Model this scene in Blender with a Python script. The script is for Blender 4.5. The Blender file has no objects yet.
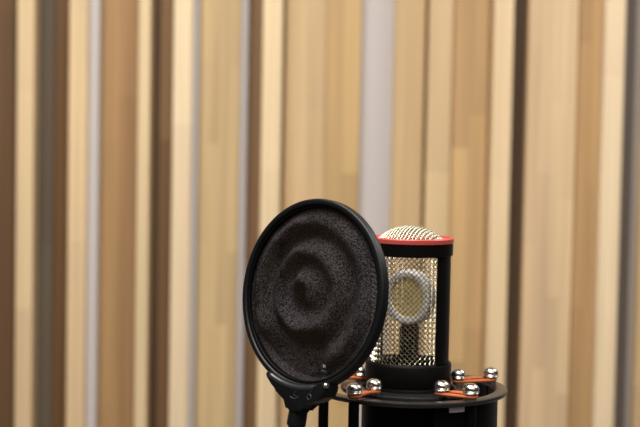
import bpy, bmesh, math, random
from mathutils import Vector, Matrix, Euler, noise
R = math.radians
PI = math.pi
random.seed(7)
S = bpy.context.scene
COL = S.collection
S.view_settings.view_transform = 'Standard'
S.view_settings.look = 'None'
S.view_settings.exposure = 0
S.view_settings.gamma = 1

# ---------------------------------------------------------------- camera
FPX = 1420.0
CAM = Vector((0, 0, 1.45))
PITCH, ROLL = R(3.1), R(1.07)
M3 = (Matrix.Rotation(PI/2 - PITCH, 3, 'X') @ Matrix.Rotation(ROLL, 3, 'Z'))
cd = bpy.data.cameras.new('camera')
cam = bpy.data.objects.new('camera', cd)
COL.objects.link(cam)
cam.matrix_world = Matrix.Translation(CAM) @ M3.to_4x4()
cd.sensor_width = 36
cd.lens = FPX / 640 * 36
cd.clip_start = 0.05
cd.dof.use_dof = True
cd.dof.focus_distance = 1.035
cd.dof.aperture_fstop = 8.0
S.camera = cam

def at(px, py, Y):
    """world point seen at photo pixel (px,py) at depth plane y = Y"""
    d = M3 @ Vector(((px - 320) / FPX, -(py - 213.5) / FPX, -1))
    return CAM + d * ((Y - CAM.y) / d.y)

def lin(c):
    return tuple(((v/255)/12.92 if v/255 <= .04045 else ((v/255+.055)/1.055)**2.4) for v in c)

# ---------------------------------------------------------------- materials
class NT:
    def __init__(s, name):
        s.m = bpy.data.materials.new(name); s.m.use_nodes = True
        s.t = s.m.node_tree; s.n = s.t.nodes
        s.b = s.n['Principled BSDF']
    def add(s, kind, **kw):
        x = s.n.new(kind)
        for k, v in kw.items(): setattr(x, k, v)
        return x
    def link(s, a, b): s.t.links.new(a, b)
    def math(s, op, a, b=None, c=None):
        x = s.add('ShaderNodeMath', operation=op)
        for i, v in enumerate((a, b, c)):
            if v is None: continue
            if isinstance(v, (int, float)): x.inputs[i].default_value = v
            else: s.link(v, x.inputs[i])
        return x.outputs[0]

def plain(name, col, rough=.5, metal=0, spec=.5, bump=0, bscale=400, var=.12):
    k = NT(name)
    k.b.inputs['Roughness'].default_value = rough
    k.b.inputs['Metallic'].default_value = metal
    k.b.inputs['Specular IOR Level'].default_value = spec
    tc = k.add('ShaderNodeTexCoord')
    nz = k.add('ShaderNodeTexNoise'); nz.inputs['Scale'].default_value = bscale; nz.inputs['Detail'].default_value = 3
    k.link(tc.outputs['Object'], nz.inputs['Vector'])
    mx = k.add('ShaderNodeMix', data_type='RGBA')
    mx.inputs[6].default_value = (*[v*(1-var) for v in col], 1)
    mx.inputs[7].default_value = (*[v*(1+var) for v in col], 1)
    k.link(nz.outputs['Fac'], mx.inputs[0])
    k.link(mx.outputs[2], k.b.inputs['Base Color'])
    if bump:
        bp = k.add('ShaderNodeBump'); bp.inputs['Strength'].default_value = bump; bp.inputs['Distance'].default_value = .0005
        k.link(nz.outputs['Fac'], bp.inputs['Height']); k.link(bp.outputs[0], k.b.inputs['Normal'])
    return k.m

def wood(name, rgb, x0, stave=.03, contrast=.1, length=.42, seed=0.0):
    """laminated finger-jointed timber: staves side by side, each of shorter blocks"""
    k = NT(name); col = lin(rgb)
    g = k.add('ShaderNodeNewGeometry'); sp = k.add('ShaderNodeSeparateXYZ'); k.link(g.outputs['Position'], sp.inputs[0])
    xi = k.math('FLOOR', k.math('DIVIDE', k.math('SUBTRACT', sp.outputs['X'], x0), stave))
    w1 = k.add('ShaderNodeTexWhiteNoise', noise_dimensions='1D'); k.link(k.math('ADD', xi, seed), w1.inputs['W'])
    zi = k.math('FLOOR', k.math('ADD', k.math('DIVIDE', sp.outputs['Z'], length), k.math('MULTIPLY', w1.outputs['Value'], 7.3)))
    cb = k.add('ShaderNodeCombineXYZ'); k.link(xi, cb.inputs[0]); k.link(zi, cb.inputs[1]); cb.inputs[2].default_value = seed
    w3 = k.add('ShaderNodeTexWhiteNoise', noise_dimensions='3D'); k.link(cb.outputs[0], w3.inputs['Vector'])
    mp = k.add('ShaderNodeMapping'); mp.inputs['Scale'].default_value = (110, 110, 2.5); mp.inputs['Location'].default_value = (seed, seed*2, seed)
    k.link(g.outputs['Position'], mp.inputs[0])
    nz = k.add('ShaderNodeTexNoise'); nz.inputs['Scale'].default_value = 1; nz.inputs['Detail'].default_value = 4
    k.link(mp.outputs[0], nz.inputs['Vector'])
    f = k.math('ADD', k.math('MULTIPLY', k.math('SUBTRACT', w3.outputs['Value'], .5), 2*contrast),
               k.math('MULTIPLY', k.math('SUBTRACT', nz.outputs['Fac'], .5), .5))
    f = k.math('ADD', f, 1.0)
    vm = k.add('ShaderNodeVectorMath', operation='SCALE'); vm.inputs[0].default_value = col; k.link(f, vm.inputs['Scale'])
    hs = k.add('ShaderNodeHueSaturation'); k.link(vm.outputs[0], hs.inputs['Color'])
    k.link(k.math('ADD', k.math('MULTIPLY', w3.outputs['Value'], .006), .5035), hs.inputs['Hue'])
    k.link(hs.outputs[0], k.b.inputs['Base Color'])
    k.b.inputs['Roughness'].default_value = .55
    k.b.inputs['Specular IOR Level'].default_value = .25
    hs.inputs['Saturation'].default_value = .93
    return k.m

def fabric_mat():
    k = NT('black_woven_nylon')
    tc = k.add('ShaderNodeTexCoord')
    vo = k.add('ShaderNodeTexVoronoi'); vo.inputs['Scale'].default_value = 900; vo.inputs['Randomness'].default_value = .75
    k.link(tc.outputs['Object'], vo.inputs['Vector'])
    nz = k.add('ShaderNodeTexNoise'); nz.inputs['Scale'].default_value = 720; nz.inputs['Detail'].default_value = 2
    k.link(tc.outputs['Object'], nz.inputs['Vector'])
    # big patches where the cloth is rubbed lighter
    n2 = k.add('ShaderNodeTexNoise'); n2.inputs['Scale'].default_value = 28; k.link(tc.outputs['Object'], n2.inputs['Vector'])
    cr = k.add('ShaderNodeValToRGB')
    cr.color_ramp.elements[0].position = .36; cr.color_ramp.elements[0].color = (.0022, .0019, .002, 1)
    cr.color_ramp.elements[1].position = .92; cr.color_ramp.elements[1].color = (.078, .066, .072, 1)
    v = k.math('MULTIPLY', k.math('ADD', k.math('MULTIPLY', nz.outputs['Fac'], .75), k.math('SUBTRACT', .80, vo.outputs['Distance'])),
               k.math('ADD', k.math('MULTIPLY', n2.outputs['Fac'], .5), .45))
    k.link(v, cr.inputs[0])
    k.link(cr.outputs[0], k.b.inputs['Base Color'])
    k.b.inputs['Roughness'].default_value = .85
    k.b.inputs['Specular IOR Level'].default_value = .08
    k.b.inputs['Sheen Weight'].default_value = .0
    bp = k.add('ShaderNodeBump'); bp.inputs['Strength'].default_value = .8; bp.inputs['Distance'].default_value = .0006
    k.link(v, bp.inputs['Height']); k.link(bp.outputs[0], k.b.inputs['Normal'])
    # a little see-through, as a sheer double net is
    tr = k.add('ShaderNodeBsdfTransparent'); mx = k.add('ShaderNodeMixShader'); mx.inputs[0].default_value = .012
    k.link(k.b.outputs[0], mx.inputs[1]); k.link(tr.outputs[0], mx.inputs[2])
    k.link(mx.outputs[0], k.n['Material Output'].inputs[0])
    return k.m

M = {
 'felt':   plain('grey_acoustic_felt', lin((196, 186, 180)), .95, spec=.1, bump=.6, bscale=160, var=.08),
 'floor':  plain('grey_carpet', lin((110, 100, 92)), .95, spec=.1, bump=.6, bscale=220, var=.2),
 'black':  plain('satin_black_metal', (.0032, .0027, .0025), .45, spec=.09, bump=.15, bscale=1500),
 'plastic':plain('black_plastic', (.004, .004, .0043), .42, spec=.32, bump=.1, bscale=1200),
 'lipm':   plain('glossy_black_plastic', (.02, .02, .021), .3, spec=.9, bscale=1200),
 'ringm':  plain('black_anodised_metal', (.012, .0115, .012), .28, spec=.75, bump=.1, bscale=1500),
 'red':    plain('red_enamel', (.44, .065, .055), .38, spec=.4, bscale=300),
 'silver': plain('polished_nickel', (.60, .56, .50), .24, metal=1, bscale=600),
 'wire':   plain('champagne_nickel_wire', (.68, .62, .48), .18, metal=1, bscale=600),
 'wire2':  plain('cream_nickel_wire', (.50, .47, .36), .36, metal=1, bscale=600),
 'capring':plain('satin_silver', (.88, .85, .82), .45, metal=.2, bscale=500),
 'gold':   plain('gold_membrane', (.85, .66, .30), .5, metal=.2, bscale=120),
 'brass':  plain('pale_brass', (.75, .62, .34), .35, metal=1, bscale=200),
 'orange': plain('orange_elastic_cord', (.56, .145, .045), .6, spec=.3, bump=.5, bscale=1800, var=.25),
 'white':  plain('silver_grey_plate', (.92, .88, .85), .5, bscale=500),
 'mark':   plain('dark_grey_print', (.045, .045, .048), .5, bscale=500),
 'fabric': fabric_mat(),
}

# ---------------------------------------------------------------- mesh helpers
def obj(name, bm, m, parent=None, mat=None, smooth=True, loc=None, recalc=True):
    me = bpy.data.meshes.new(name)
    if recalc: bmesh.ops.recalc_face_normals(bm, faces=bm.faces)
    bm.to_mesh(me); bm.free()
    if smooth:
        for p in me.polygons: p.use_smooth = True
        try: me.set_sharp_from_angle(angle=R(35))
        except Exception: pass
    me.materials.append(m)
    o = bpy.data.objects.new(name, me); COL.objects.link(o)
    if mat is not None: o.matrix_world = mat
    if loc is not None: o.location = loc
    if parent is not None: o.parent = parent
    return o

def tag(o, label=None, cat=None, group=None, kind=None):
    if label: o['label'] = label
    if cat: o['category'] = cat
    if group: o['group'] = group
    if kind: o['kind'] = kind

def empty(name, loc, rot=(0, 0, 0)):
    o = bpy.data.objects.new(name, None); COL.objects.link(o)
    o.empty_display_size = .02
    o.location = loc; o.rotation_euler = rot
    return o

def lathe(bm, prof, n=64, mat=None, closed=False):
    """prof: list of (r, z) ; revolved about z"""
    T = mat or Matrix.Identity(4)
    rings = []
    for r, z in prof:
        if r < 1e-7: rings.append([bm.verts.new(T @ Vector((0, 0, z)))])
        else: rings.append([bm.verts.new(T @ Vector((r*math.cos(2*PI*i/n), r*math.sin(2*PI*i/n), z))) for i in range(n)])
    pairs = list(zip(rings, rings[1:]))
    if closed: pairs.append((rings[-1], rings[0]))
    for a, b in pairs:
        for i in range(n):
            j = (i+1) % n
            if len(a) == 1 and len(b) == 1: continue
            if len(a) == 1: bm.faces.new((a[0], b[i], b[j]))
            elif len(b) == 1: bm.faces.new((a[i], b[0], a[j]))
            else: bm.faces.new((a[i], b[i], b[j], a[j]))

def tube(bm, pts, r, n=8, cyc=False, caps=True):
    pts = [Vector(p) for p in pts]; N = len(pts)
    rr = r if isinstance(r, (list, tuple)) else [r]*N
    rings = []; up = None
    for i, p in enumerate(pts):
        a = pts[(i-1) % N] if (cyc or i > 0) else p
        b = pts[(i+1) % N] if (cyc or i < N-1) else p
        t = (b-a).normalized()
        if up is None:
            up = Vector((0, 0, 1)) if abs(t.z) < .9 else Vector((1, 0, 0))
        x = (up - t*up.dot(t)).normalized(); y = t.cross(x); up = x
        rings.append([bm.verts.new(p + (x*math.cos(2*PI*k/n) + y*math.sin(2*PI*k/n))*rr[i]) for k in range(n)])
    seq = list(zip(rings, rings[1:])) + ([(rings[-1], rings[0])] if cyc else [])
    for a, b in seq:
        for k in range(n): bm.faces.new((a[k], a[(k+1) % n], b[(k+1) % n], b[k]))
    if caps and not cyc:
        bm.faces.new(rings[0][::-1]); bm.faces.new(rings[-1])

def box(bm, x0, x1, y0, y1, z0, z1, bev=0):
    v = [bm.verts.new((x, y, z)) for z in (z0, z1) for y in (y0, y1) for x in (x0, x1)]
    fs = [bm.faces.new([v[i] for i in q]) for q in ((0, 2, 3, 1), (4, 5, 7, 6), (0, 1, 5, 4), (2, 6, 7, 3), (0, 4, 6, 2), (1, 3, 7, 5))]
    if bev:
        es = list({e for f in fs for e in f.edges})
        bmesh.ops.bevel(bm, geom=es, offset=bev, segments=2, affect='EDGES', profile=.5)

def prism(bm, pts, y0, y1, bev=0, segs=3):
    """closed outline in x,z extruded along y"""
    a = [bm.verts.new((x, y0, z)) for x, z in pts]; b = [bm.verts.new((x, y1, z)) for x, z in pts]
    f0 = bm.faces.new(a); f1 = bm.faces.new(b[::-1]); n = len(pts)
    for i in range(n): bm.faces.new((a[i], b[i], b[(i+1) % n], a[(i+1) % n]))
    if bev:
        es = list(set(list(f0.edges) + list(f1.edges)))
        bmesh.ops.bevel(bm, geom=es, offset=bev, segments=segs, affect='EDGES', profile=.5)

# ---------------------------------------------------------------- the room
YW = 2.42                                   # front plane of the timber lining
bm = bmesh.new(); box(bm, -2.2, 2.2, YW+.10, YW+.2, 0, 2.9)
w = obj('wall_back', bm, M['felt'], smooth=False); tag(w, 'pale grey felt wall seen between the timber slats', kind='structure')
bm = bmesh.new(); box(bm, -2.2, 2.2, -1.6, YW+.2, -.05, 0)
w = obj('floor', bm, M['floor'], smooth=False); tag(w, kind='structure')

# x0, x1 (photo columns at row 120), depth behind lining front, colour, stave count, contrast, description
STR = [  # dark strips: shade of slat sides and recesses put into the colour
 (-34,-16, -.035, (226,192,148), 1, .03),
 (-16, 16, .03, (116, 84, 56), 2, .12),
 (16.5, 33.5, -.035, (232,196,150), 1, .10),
 (34, 54, .012, (100, 87, 72), 1, .10),  # shaded side of the fin before it, painted as a dark board
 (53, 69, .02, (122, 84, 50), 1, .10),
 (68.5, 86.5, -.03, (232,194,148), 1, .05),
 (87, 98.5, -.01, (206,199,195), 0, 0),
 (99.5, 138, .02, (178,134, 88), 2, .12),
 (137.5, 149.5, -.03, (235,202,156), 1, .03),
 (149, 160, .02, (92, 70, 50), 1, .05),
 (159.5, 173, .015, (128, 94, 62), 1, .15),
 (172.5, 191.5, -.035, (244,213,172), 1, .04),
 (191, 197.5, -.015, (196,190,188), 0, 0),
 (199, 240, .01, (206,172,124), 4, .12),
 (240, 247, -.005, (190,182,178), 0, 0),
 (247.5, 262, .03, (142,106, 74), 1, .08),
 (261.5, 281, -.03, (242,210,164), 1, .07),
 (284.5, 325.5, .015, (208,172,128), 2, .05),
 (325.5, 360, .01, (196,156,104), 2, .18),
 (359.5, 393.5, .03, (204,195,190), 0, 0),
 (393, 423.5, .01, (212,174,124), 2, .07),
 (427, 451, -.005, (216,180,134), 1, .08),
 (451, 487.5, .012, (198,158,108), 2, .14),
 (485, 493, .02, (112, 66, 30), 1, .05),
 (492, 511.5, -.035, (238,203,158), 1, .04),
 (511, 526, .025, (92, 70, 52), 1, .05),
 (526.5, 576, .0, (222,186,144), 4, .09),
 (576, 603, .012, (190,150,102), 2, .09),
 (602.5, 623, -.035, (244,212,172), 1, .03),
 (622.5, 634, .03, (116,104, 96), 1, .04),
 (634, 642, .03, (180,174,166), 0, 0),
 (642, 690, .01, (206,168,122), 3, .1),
]
n_trim = 0
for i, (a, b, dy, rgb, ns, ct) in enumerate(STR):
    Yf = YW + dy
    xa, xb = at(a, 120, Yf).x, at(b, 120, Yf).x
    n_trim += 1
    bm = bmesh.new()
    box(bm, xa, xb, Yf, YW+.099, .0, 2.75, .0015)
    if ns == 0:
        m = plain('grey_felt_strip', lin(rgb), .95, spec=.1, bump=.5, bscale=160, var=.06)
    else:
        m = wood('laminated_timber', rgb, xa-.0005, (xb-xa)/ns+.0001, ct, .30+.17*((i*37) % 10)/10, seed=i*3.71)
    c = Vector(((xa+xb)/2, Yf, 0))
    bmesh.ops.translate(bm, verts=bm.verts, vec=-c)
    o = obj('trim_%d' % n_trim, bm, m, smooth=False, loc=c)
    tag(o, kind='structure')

# ---------------------------------------------------------------- microphone
YM = 1.10
top = at(411, 240, YM)                      # centre of the red ring
Z = lambda py: at(410, py, YM).z            # height of a photo row on the microphone's axis
PXM = YM / FPX                              # metres per photo pixel at the microphone
MX = top.x
zr = Z(239)
RB = .0325
FACE = R(-90 - 36)                          # the microphone looks left of the camera
mic_base = Z(398) - .035
mic = empty('studio_microphone', (MX, YM, mic_base))
tag(mic, 'black studio condenser microphone with a red ring and a silver wire grille', 'microphone')
L = Matrix.Translation((MX, YM, 0))
def micpart(name, bm, m, parent=mic, recalc=True):
    bmesh.ops.translate(bm, verts=bm.verts, vec=(0, 0, -mic_base))
    return obj(name, bm, m, parent, recalc=recalc)

# frame : collar, two pillars, lower band, one shell with two rounded openings
z_ct, z_wt, z_wb, z_bt = zr-.0020, Z(254.3), Z(359.8), Z(361)
half = R(68)
def opening(th):
    """(bottom, top) of the opening at angle th, or None"""
    for c in (R(-90-29), R(-90-29)+PI):
        d = abs((th - c + PI) % (2*PI) - PI)
        if d < half:
            e = (half - d) * RB; r = .0022
            k = r - math.sqrt(max(0, r*r - (r-e)**2)) if e < r else 0
            return z_wb + k, z_wt - k
    return None
bm = bmesh.new()
N = 720
ring_cache = {}
def V(i, z):
    key = (i % N, round(z, 7))
    if key not in ring_cache:
        th = 2*PI*(i % N)/N
        ring_cache[key] = bm.verts.new((.0313*math.cos(th), .0313*math.sin(th), z))
    return ring_cache[key]
for i in range(N):
    th = 2*PI*(i+.5)/N; o_ = opening(th)
    if o_ is None: spans = [(z_bt-.004, z_wb), (z_wb, z_wt), (z_wt, z_ct)]
    else: spans = [(z_bt-.004, o_[0]), (o_[1], z_ct)]
    for z0, z1 in spans:
        if z1 - z0 > 1e-6:
            bm.faces.new((V(i, z0), V(i+1, z0), V(i+1, z1), V(i, z1)))
fr = micpart('grille_frame', bm, M['black'], recalc=False)
sm = fr.modifiers.new('s', 'SOLIDIFY'); sm.thickness = .0014; sm.offset = -1
# collar step
bm = bmesh.new()
zc0, zc1 = Z(254.5), zr - .0022
lathe(bm, [(.0300, zc0), (.0322, zc0), (.0328, zc0+.0006), (.0328, zc1), (.0300, zc1)], 96, closed=True)
micpart('top_collar', bm, M['black'])
# red ring
bm = bmesh.new()
lathe(bm, [(.0262, zr-.0026), (.0326, zr-.0026), (.0332, zr-.0020), (.0332, zr+.0010), (.0324, zr+.0018), (.0310, zr+.0018), (.0300, zr+.0004), (.0262, zr-.0004)], 96, closed=True)
micpart('red_ring', bm, M['red'])
# body
bm = bmesh.new()
zb = Z(366); z0 = Z(361)
lathe(bm, [(.0290, z0-.001), (.0318, z0-.0008), (.0329, z0), (.0335, z0-.001), (.0335, zb-.012), (.0332, zb-.0135), (.0338, zb-.0145), (.0338, mic_base+.002), (.032, mic_base), (0, mic_base)], 96)
micpart('body', bm, M['black'])

# woven wire grille : two families of helical wires that pass over and under each other
def woven_cylinder(bm, r, za, zb_, pitch, wr, rise, n=5, per=4):
    """pitch = horizontal spacing of crossings"""
    cnt = int(round(2*PI*r/pitch)); dth = 2*PI/cnt
    slope = rise/dth                        # height gained per radian
    turns = (zb_-za)/slope
    steps = int(turns/(dth/2))*per
    for s in (1, -1):
        for i in range(cnt):
            pts = []
            for k in range(steps+1):
                t = k/per                   # half-cell index
                th = i*dth + s*t*dth/2
                z = za + t*rise/2
                if z > zb_+1e-6: break
                q = r + s*.0006*math.cos(PI*t)
                pts.append((q*math.cos(th), q*math.sin(th), z))
            tube(bm, pts, wr, n, caps=False)
bm = bmesh.new()
woven_cylinder(bm, .0293, z_bt-.002, z_wt+.002, .0039, .00030, .0040)
g = micpart('wire_grille', bm, M['wire'])
# domed top of the same mesh
bm = bmesh.new()
RD = .0252; HD = .0104; RS = (RD*RD + HD*HD)/(2*HD)
zd = zr - .0004
def dome(x, y):
    return zd + math.sqrt(max(0, RS*RS - x*x - y*y)) - (RS - HD)
p = .0020; q = int(RD/p)+1
A0 = R(20)
for fam in (0, 1):
    for i in range(-q, q+1):
        c = i*p
        if abs(c) >= RD: continue
        hl = math.sqrt(RD*RD - c*c); pts = []
        n_ = max(2, int(2*hl/(p/4)))
        for k in range(n_+1):
            s = -hl + 2*hl*k/n_
            x, y = (c, s) if fam == 0 else (s, c)
            lift = .0004*math.cos(PI*s/p + PI*i + PI*fam)
            xr, yr = x*math.cos(A0)-y*math.sin(A0), x*math.sin(A0)+y*math.cos(A0)
            pts.append((xr, yr, dome(x, y)+lift))
        tube(bm, pts, .00027, 5, caps=False)
micpart('mesh_dome', bm, M['wire2'])

# capsule inside
cc = at(410, 297, YM)
cx, cz = cc.x - MX, cc.z
CF = Matrix.Translation((cx, 0, cz)) @ Matrix.Rotation(R(-38), 4, 'Z') @ Matrix.Rotation(R(90), 4, 'X')   # local z -> toward the speaker side
bm = bmesh.new()
lathe(bm, [(.0150, .0025), (.0158, .0050), (.0195, .0055), (.0212, .0045), (.0216, .003), (.0212, .0018), (.0165, .0015)], 64, CF, closed=True)
lathe(bm, [(.0150, -.0025), (.0158, -.0050), (.0195, -.0055), (.0212, -.0045), (.0216, -.003), (.0212, -.0018), (.0165, -.0015)], 64, CF, closed=True)
cap = micpart('capsule', bm, M['capring'])
bm = bmesh.new()
lathe(bm, [(0, .0038), (.0155, .0036), (.0155, -.0036), (0, -.0038)], 48, CF)
o = obj('membrane', bm, M['gold'], cap); o.location = (0, 0, -mic_base)
bm = bmesh.new()
lathe(bm, [(.0150, .0016), (.0200, .0016), (.0200, -.0016), (.0150, -.0016)], 48, CF, closed=True)
o = obj('spacer_ring', bm, M['brass'], cap); o.location = (0, 0, -mic_base)
bm = bmesh.new()
pr = [(-.0045, cz-.0195), (.0045, cz-.0195), (.0066, cz-.024), (.0066, z_bt-.004), (-.0066, z_bt-.004), (-.0066, cz-.024)]
prism(bm, pr, -.004, .004, .0006, 2)
bmesh.ops.rotate(bm, verts=bm.verts, cent=(0, 0, 0), matrix=Matrix.Rotation(R(-38), 3, 'Z'))
bmesh.ops.translate(bm, verts=bm.verts, vec=(cx, 0, 0))
micpart('capsule_post', bm, M['black'])

# ---------------------------------------------------------------- shock mount
sc_ = at(408, 385.2, YM); SX, SZ = sc_.x, sc_.z     # centre of the upper ring, top surface
SX = MX + .0005
mount = empty('shock_mount', (SX, YM, SZ - .09))
tag(mount, 'black round shock mount with orange elastic cords holding the microphone', 'shock mount')
def mp(name, bm, m, parent=mount):
    return obj(name, bm, m, parent)
b0 = .09                                      # local height of the upper ring's top
def ring_prof(ro, ri, zt, h):
    return [(ri, zt-.0006), (ri+.0008, zt), (ro-.0012, zt), (ro-.0002, zt-.0005), (ro, zt-.0012), (ro, zt-h+.0014), (ro-.001, zt-h), (ri, zt-h)]
RO = .0768
bm = bmesh.new(); lathe(bm, ring_prof(RO, .0672, b0, .0036), 160, closed=True); mp('outer_ring', bm, M['ringm'])
bm = bmesh.new(); lathe(bm, ring_prof(RO, .0672, b0-.050, .0036), 160, closed=True); mp('outer_ring', bm, M['ringm'])
bm = bmesh.new(); lathe(bm, ring_prof(.0530, .0362, b0-.0003, .004), 128, closed=True); mp('inner_ring', bm, M['ringm'])
bm = bmesh.new(); lathe(bm, [(.0345, b0-.002), (.0362, b0-.002), (.0362, b0-.07), (.034, b0-.073), (0, b0-.073), (0, b0-.071), (.0335, b0-.071), (.0345, b0-.068)], 96)
mp('cradle_cup', bm, M['black'])
# knob and elastic positions  (angle about the axis: -90 deg = towards camera)
def ang(dx, dd): return math.atan2(-dd, dx)
def flat(px, py):
    d = at(px, py, YM) - CAM; p_ = CAM + d*((SZ - CAM.z)/d.z); return (p_.x - SX, p_.y - YM)
pairs = [(flat(441.5, 396.3), flat(471, 399.5)), (flat(458, 383.8), flat(490.5, 382.3)), (flat(374, 394.5), flat(354, 399.2)), (flat(360.5, 380.4), flat(324, 383))]
RI_, RO_ = .0436, .0720
def knob_bm():
    b = bmesh.new()
    prof = [(0, 0), (.0042, 0), (.0042, .0008), (.0027, .0012), (.0027, .0034), (.0046, .0037), (.0053, .0042), (.0056, .0050), (.0053, .0054), (.0057, .0059), (.0054, .0064), (.0057, .0070)]
    prof += [(.0057*math.cos(R(a_)), .0072 + .0046*math.sin(R(a_))) for a_ in range(5, 90, 9)] + [(0, .0118)]
    lathe(b, [(p_[0]*1.06, p_[1]*1.04) for p_ in prof], 32)
    return b
first = None
def knob(x, y, z):
    global first
    if first is None:
        first = mp('knob', knob_bm(), M['silver']); o = first
    else:
        o = first.copy(); COL.objects.link(o); o.parent = mount
    o.location = (x, y, z)
def band(p0, p1, z0, z1):
    p0 = Vector(p0); p1 = Vector(p1); d = (p1-p0).normalized(); nrm = Vector((-d.y, d.x)); r = .0039; pts = []
    for k in range(13):
        a = PI/2 + PI*k/12; v = d*math.cos(a) + nrm*math.sin(a); pts.append((*(p0+v*r), z0))
    for k in range(1, 8):
        t = k/8; pp = p0.lerp(p1, t) - nrm*(r - .0008*math.sin(PI*t)); pts.append((*pp, z0+(z1-z0)*t - .0003*math.sin(PI*t)))
    for k in range(13):
        a = -PI/2 + PI*k/12; v = d*math.cos(a) + nrm*math.sin(a); pts.append((*(p1+v*r), z1))
    for k in range(1, 8):
        t = 1-k/8; pp = p0.lerp(p1, t) + nrm*(r - .0008*math.sin(PI*t)); pts.append((*pp, z0+(z1-z0)*t + .0010*math.sin(PI*t)))
    b = bmesh.new(); tube(b, pts, .00135, 8, cyc=True)
    mp('elastic_cord', b, M['orange'])
for lv, zt in enumerate((b0, b0-.050)):
    for ai, ao in pairs:
        pi_, po = ai, ao
        knob(*pi_, zt); knob(*po, zt)
        band(pi_, po, zt+.0024, zt+.0024)
for ai, ao in pairs:                            # posts that join the two outer rings
    bm = bmesh.new(); rp = .0040
    lathe(bm, [(0, b0-.0505), (rp, b0-.0505), (rp, b0-.0030), (0, b0-.0030)], 24, Matrix.Translation((ao[0], ao[1], 0)))
    mp('post', bm, M['black'])
# curved side plate of the yoke
def arc_plate(a0, a1, r, z0, z1, th, n=40):
    b = bmesh.new(); prev = None
    for k in range(n+1):
        a = a0 + (a1-a0)*k/n; c, s = math.cos(a), math.sin(a)
        q = [b.verts.new((rr*c, rr*s, z)) for rr, z in ((r, z0), (r+th, z0), (r+th, z1), (r, z1))]
        if prev:
            for j in range(4): b.faces.new((prev[j], q[j], q[(j+1) % 4], prev[(j+1) % 4]))
        else: b.faces.new(q[::-1])
        prev = q
    b.faces.new(prev); return b
yk = mp('yoke', arc_plate(R(-77), R(42), .0665, b0-.0505, b0-.0034, .003), M['black'])
o = obj('silver_plate', arc_plate(R(-68), R(-57), .0696, b0-.0086, b0-.0050, .0005, 10), M['white'], yk)
bm = bmesh.new(); lathe(bm, [(0, b0-.11), (.012, b0-.11), (.014, b0-.104), (.014, b0-.078), (.02, b0-.072), (0, b0-.0715)], 48); mp('base_socket', bm, M['black'])

# ---------------------------------------------------------------- pop filter
YP = 1.0
pc = at(312.61, 294.0, YP)
RP = .06772
YAW = 42.87
pop = empty('pop_filter', pc)
# local axes: x right along the disc, -y towards the speaker (front), z up
PR = Matrix.Rotation(R(-YAW), 4, 'Z') @ Matrix.Rotation(R(-7.69), 4, 'X') @ Matrix.Rotation(R(4.0), 4, 'Y')
pop.matrix_world = Matrix.Translation(pc) @ PR
tag(pop, 'round black cloth pop filter on a clip standing in front of the microphone', 'pop filter')
FL = Matrix.Rotation(R(90), 4, 'X')            # lathe z -> local -y (front)
bm = bmesh.new()
def sect(ri, ro, zf, zbk, c=.0014):
    pts = []
    for (cx_, cz_, a0) in ((ro-c, zf-c, 0), (ri+c, zf-c, 90), (ri+c, zbk+c, 180), (ro-c, zbk+c, 270)):
        for k in range(5):
            a = R(a0 + 90*k/4); pts.append((cx_ + c*math.cos(a), cz_ + c*math.sin(a)))
    return pts
lathe(bm, sect(RP-.0046, RP, .0037, -.0037, .0016), 200, FL, closed=True)
obj('hoop', bm, M['plastic'], pop)
bm = bmesh.new()
lathe(bm, sect(RP-.0066, RP-.0044, .0022, -.0028, .0008), 200, FL, closed=True)
obj('inner_bead', bm, M['black'], pop)
# cloth with soft rings pressed into it
RC = RP - .0055
C0 = Vector((-.14, .03))
def hgt(u, v):
    d = Vector((u, v)) - C0; r = d.length
    if r < 1e-6: t = 0
    else:
        dn = d/r; b_ = C0.dot(dn); t = r / (-b_ + math.sqrt(max(1e-9, b_*b_ - C0.length_squared + 1)))
    a = math.atan2(d.y, d.x)
    wob = .022*noise.noise(Vector((math.cos(a)*1.3, math.sin(a)*1.3, 3.1))) * 2
    tt = t + wob*(1-t)*1.6*min(1, t*4)
    amp = .0034*(1 + .45*noise.noise(Vector((u*1.5+5, v*1.5, 1.7))))
    env = min(1, (1-t)/.12); env = env*env*(3-2*env)
    h = amp*math.cos(2*PI*(tt-.085)/.365)*env
    # the bottom of the cloth is drawn back in a U-shaped fold
    ad = math.degrees(a)
    sec = 1/(1+math.exp(-(ad+128)/3.5)) * 1/(1+math.exp((ad+58)/4.5)) if ad < 0 else 0
    q = max(0, min(1, (t-.44)/.40)); q = q*q*(3-2*q)
    h = h*(1 - sec*q*.85) - sec*q*.0095*min(1, (1-t)/.06)
    # rim edge turns back towards the hoop
    h += .0012*env
    # wrinkled hollow below the middle
    e = math.exp(-(((u+.165)/(.095+.10*max(-.6, min(.5, v+.12))))**2 + ((v+.14)/.17)**2)); h -= .0085*e
    e = math.exp(-(((u+.16)/.12)**2 + ((v-.12)/.09)**2)); h += .0034*e
    e = math.exp(-(((u-.02)/.42)**2 + ((v+.62)/.16)**2)); h -= .0022*e*env
    h += .0011*noise.noise(Vector((u*4.2, v*4.2, .3)))*env + .00045*noise.noise(Vector((u*11, v*11, 2.3)))*env
    h += .0004*noise.noise(Vector((u*26, v*9, 5.3)))*env*max(0, min(1, (-v-.35)*4))
    return h
bm = bmesh.new(); NR, NA = 110, 260
rows = [[bm.verts.new((0, -hgt(0, 0)*1, 0))]]
for i in range(1, NR+1):
    t = i/NR; row = []
    for k in range(NA):
        a = 2*PI*k/NA; u, v = t*math.cos(a), t*math.sin(a)
        row.append(bm.verts.new((u*RC, -hgt(u, v), v*RC)))
    rows.append(row)
for k in range(NA): bm.faces.new((rows[0][0], rows[1][k], rows[1][(k+1) % NA]))
for i in range(1, NR):
    for k in range(NA): bm.faces.new((rows[i][k], rows[i+1][k], rows[i+1][(k+1) % NA], rows[i][(k+1) % NA]))
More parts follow.
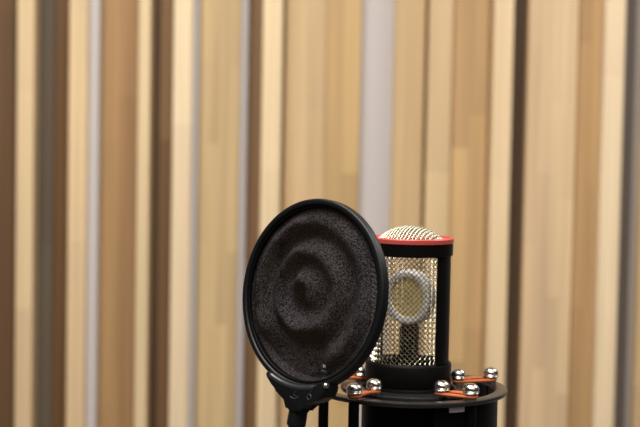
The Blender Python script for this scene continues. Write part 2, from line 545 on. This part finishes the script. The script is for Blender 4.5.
cloth = obj('cloth', bm, M['fabric'], pop)
# tiny maker's mark low on the cloth
bm = bmesh.new()
PW = Matrix.Translation(pc) @ PR
def uv(px, py, yl=0.0):
    """point of the disc's own plane seen at a photo pixel"""
    d = at(px, py, YP) - CAM; n_ = PW.to_3x3() @ Vector((0, 1, 0)); t_ = (pc + n_*yl - CAM).dot(n_) / d.dot(n_)
    q_ = PW.inverted() @ (CAM + d*t_); return q_.x, q_.z
bx_, bz_ = uv(318.6, 366)
for dx, hh, ww in ((-.0006, .0024, .00035), (.0012, .0018, .0003), (.0026, .0020, .00025)):
    tube(bm, [(bx_+dx, -hgt((bx_+dx)/RC, (bz_+q_)/RC)-.0002, bz_+q_) for q_ in (-hh/2, 0, hh/2)], ww, 6)
o = obj('printed_mark', bm, M['white'], pop, smooth=False); o['label'] = 'small silver mark low on the cloth'

# clip that grips the bottom of the hoop
out = []
a0 = math.atan2(*reversed(uv(267.5, 369.5, -.007))); a1 = math.atan2(*reversed(uv(337.5, 384, .003)))
if a0 > 0: a0 -= 2*PI
for k in range(25):
    a = a0 + (a1-a0)*k/24; out.append(((RP-.0022)*math.cos(a), (RP-.0022)*math.sin(a)))
for px, py in ((337.6, 388), (336.6, 392), (334, 397.5), (327, 401), (318, 403.5), (311, 405.5), (308, 409), (307.4, 413), (288.6, 413), (288.3, 406), (284, 399.5), (276.5, 391.5), (270, 384), (266.2, 377.5), (264.9, 373.5)):
    out.append(uv(px, py, -.007 if px < 300 else .003))
bm = bmesh.new(); prism(bm, out, -.0075, .0055, .0024, 5)
clip = obj('clip', bm, M['plastic'], pop)
bm = bmesh.new(); pts = []; rr = []
for k in range(41):
    a = a0 + R(1.5) + (a1-a0-R(9))*k/40
    pts.append(((RP-.0012)*math.cos(a), -.0056, (RP-.0012)*math.sin(a))); rr.append(.0024*min(1, .35+k/3, .35+(40-k)/8))
tube(bm, pts, rr, 16)
obj('lip', bm, M['lipm'], clip)
bm = bmesh.new()
sx_, sz_ = uv(325, 385.6, -.0085)
lathe(bm, [(0, .0098), (.0009, .0096), (.0017, .0089), (.0020, .0078), (.0020, .0067), (0, .0067)], 20, Matrix.Translation((sx_, 0, sz_)) @ FL)
o = obj('screw', bm, M['silver'], clip)
# raised marks on the clip face
bm = bmesh.new()
def stroke(pts, r=.00028, cyc=False): tube(bm, [(x, -.0076, z) for x, z in [uv(*p_, -.0075) for p_ in pts]], r, 5, cyc)
stroke([(296, 391), (293.5, 395), (297.5, 396), (294, 401)]); stroke([(290, 396.5), (293.5, 398.5), (298.5, 397.5)])
stroke([(309.2 + 2.1*math.cos(k*PI/6), 397 + 2.8*math.sin(k*PI/6)) for k in range(12)], cyc=True); stroke([(309.3, 394), (311.2, 391.5)])
o = obj('embossed_mark', bm, M['mark'], clip); o['label'] = 'faint grey raised symbols'
# swivel stem and flexible neck down to the stand
bm = bmesh.new()
sx, sz = uv(298, 413)
lathe(bm, [(0, .002), (.0066, .002), (.0068, -.002), (.0068, -.0085), (.0060, -.0095), (.0052, -.0105), (.0056, -.022), (0, -.022)], 40, Matrix.Translation((sx, 0, sz)))
obj('swivel_collar', bm, M['plastic'], pop)
bm = bmesh.new(); pts = []; rr = []
Pi = pop.matrix_world.inverted()
P0 = pop.matrix_world @ Vector((sx, 0, sz-.020))
STX, STY = MX, YM
endz = 1.02
cps = [P0, P0 + Vector((0, 0, -.12)), Vector((STX-.10, STY-.05, endz)), Vector((STX-.016, STY, endz))]
NSEG = 260
for k in range(NSEG+1):
    t = k/NSEG; s = 1-t
    p_ = cps[0]*s**3 + cps[1]*3*s*s*t + cps[2]*3*s*t*t + cps[3]*t**3
    pts.append(Pi @ p_); rr.append(.0040 + .0006*math.sin(k*PI/2))
tube(bm, pts, rr, 14)
obj('gooseneck', bm, M['black'], pop)

# ---------------------------------------------------------------- stand (carries both, below the frame)
st = empty('microphone_stand', (MX, YM, 0))
tag(st, 'black microphone stand under the shock mount', 'stand')
bm = bmesh.new(); lathe(bm, [(0, .02), (.0105, .02), (.0105, .86), (.013, .865), (.013, .90), (.008, .905), (.008, SZ-.2), (0, SZ-.2)], 32); obj('pole', bm, M['black'], st)
bm = bmesh.new(); lathe(bm, [(0, 0), (.14, 0), (.145, .004), (.145, .014), (.13, .02), (.02, .026), (0, .026)], 64); obj('round_base', bm, M['black'], st)
# ---------------------------------------------------------------- lights
def area(name, loc, target, w_, h_, power, col=(1, 1, 1)):
    ld = bpy.data.lights.new(name, 'AREA'); ld.shape = 'RECTANGLE'; ld.size = w_; ld.size_y = h_; ld.energy = power; ld.color = col
    o = bpy.data.objects.new(name, ld); COL.objects.link(o); o.location = loc
    o.rotation_euler = (Vector(target)-Vector(loc)).to_track_quat('-Z', 'Y').to_euler(); return o
area('ceiling_light', (-.22, .66, 2.75), (.05, 1.0, 1.3), 1.6, 1.1, 55, (1, .97, .93))
area('wall_light', (.1, .2, 2.4), (.1, YW, .9), 2.6, .8, 11, (1, .99, .97))
area('side_light', (1.1, 1.5, 2.35), (0, 1.0, 1.4), 0.8, .8, 9, (1, .98, .96))
area('fill_light', (.9, -.7, 2.3), (0, 1.2, 1.35), .8, .6, 1.5, (1, .97, .94))  # unseen fill lamp, added behind the camera to lift the fronts
wd = bpy.data.worlds.new('world'); S.world = wd; wd.use_nodes = True
wd.node_tree.nodes['Background'].inputs[0].default_value = (1, .985, .97, 1)
wd.node_tree.nodes['Background'].inputs[1].default_value = .06
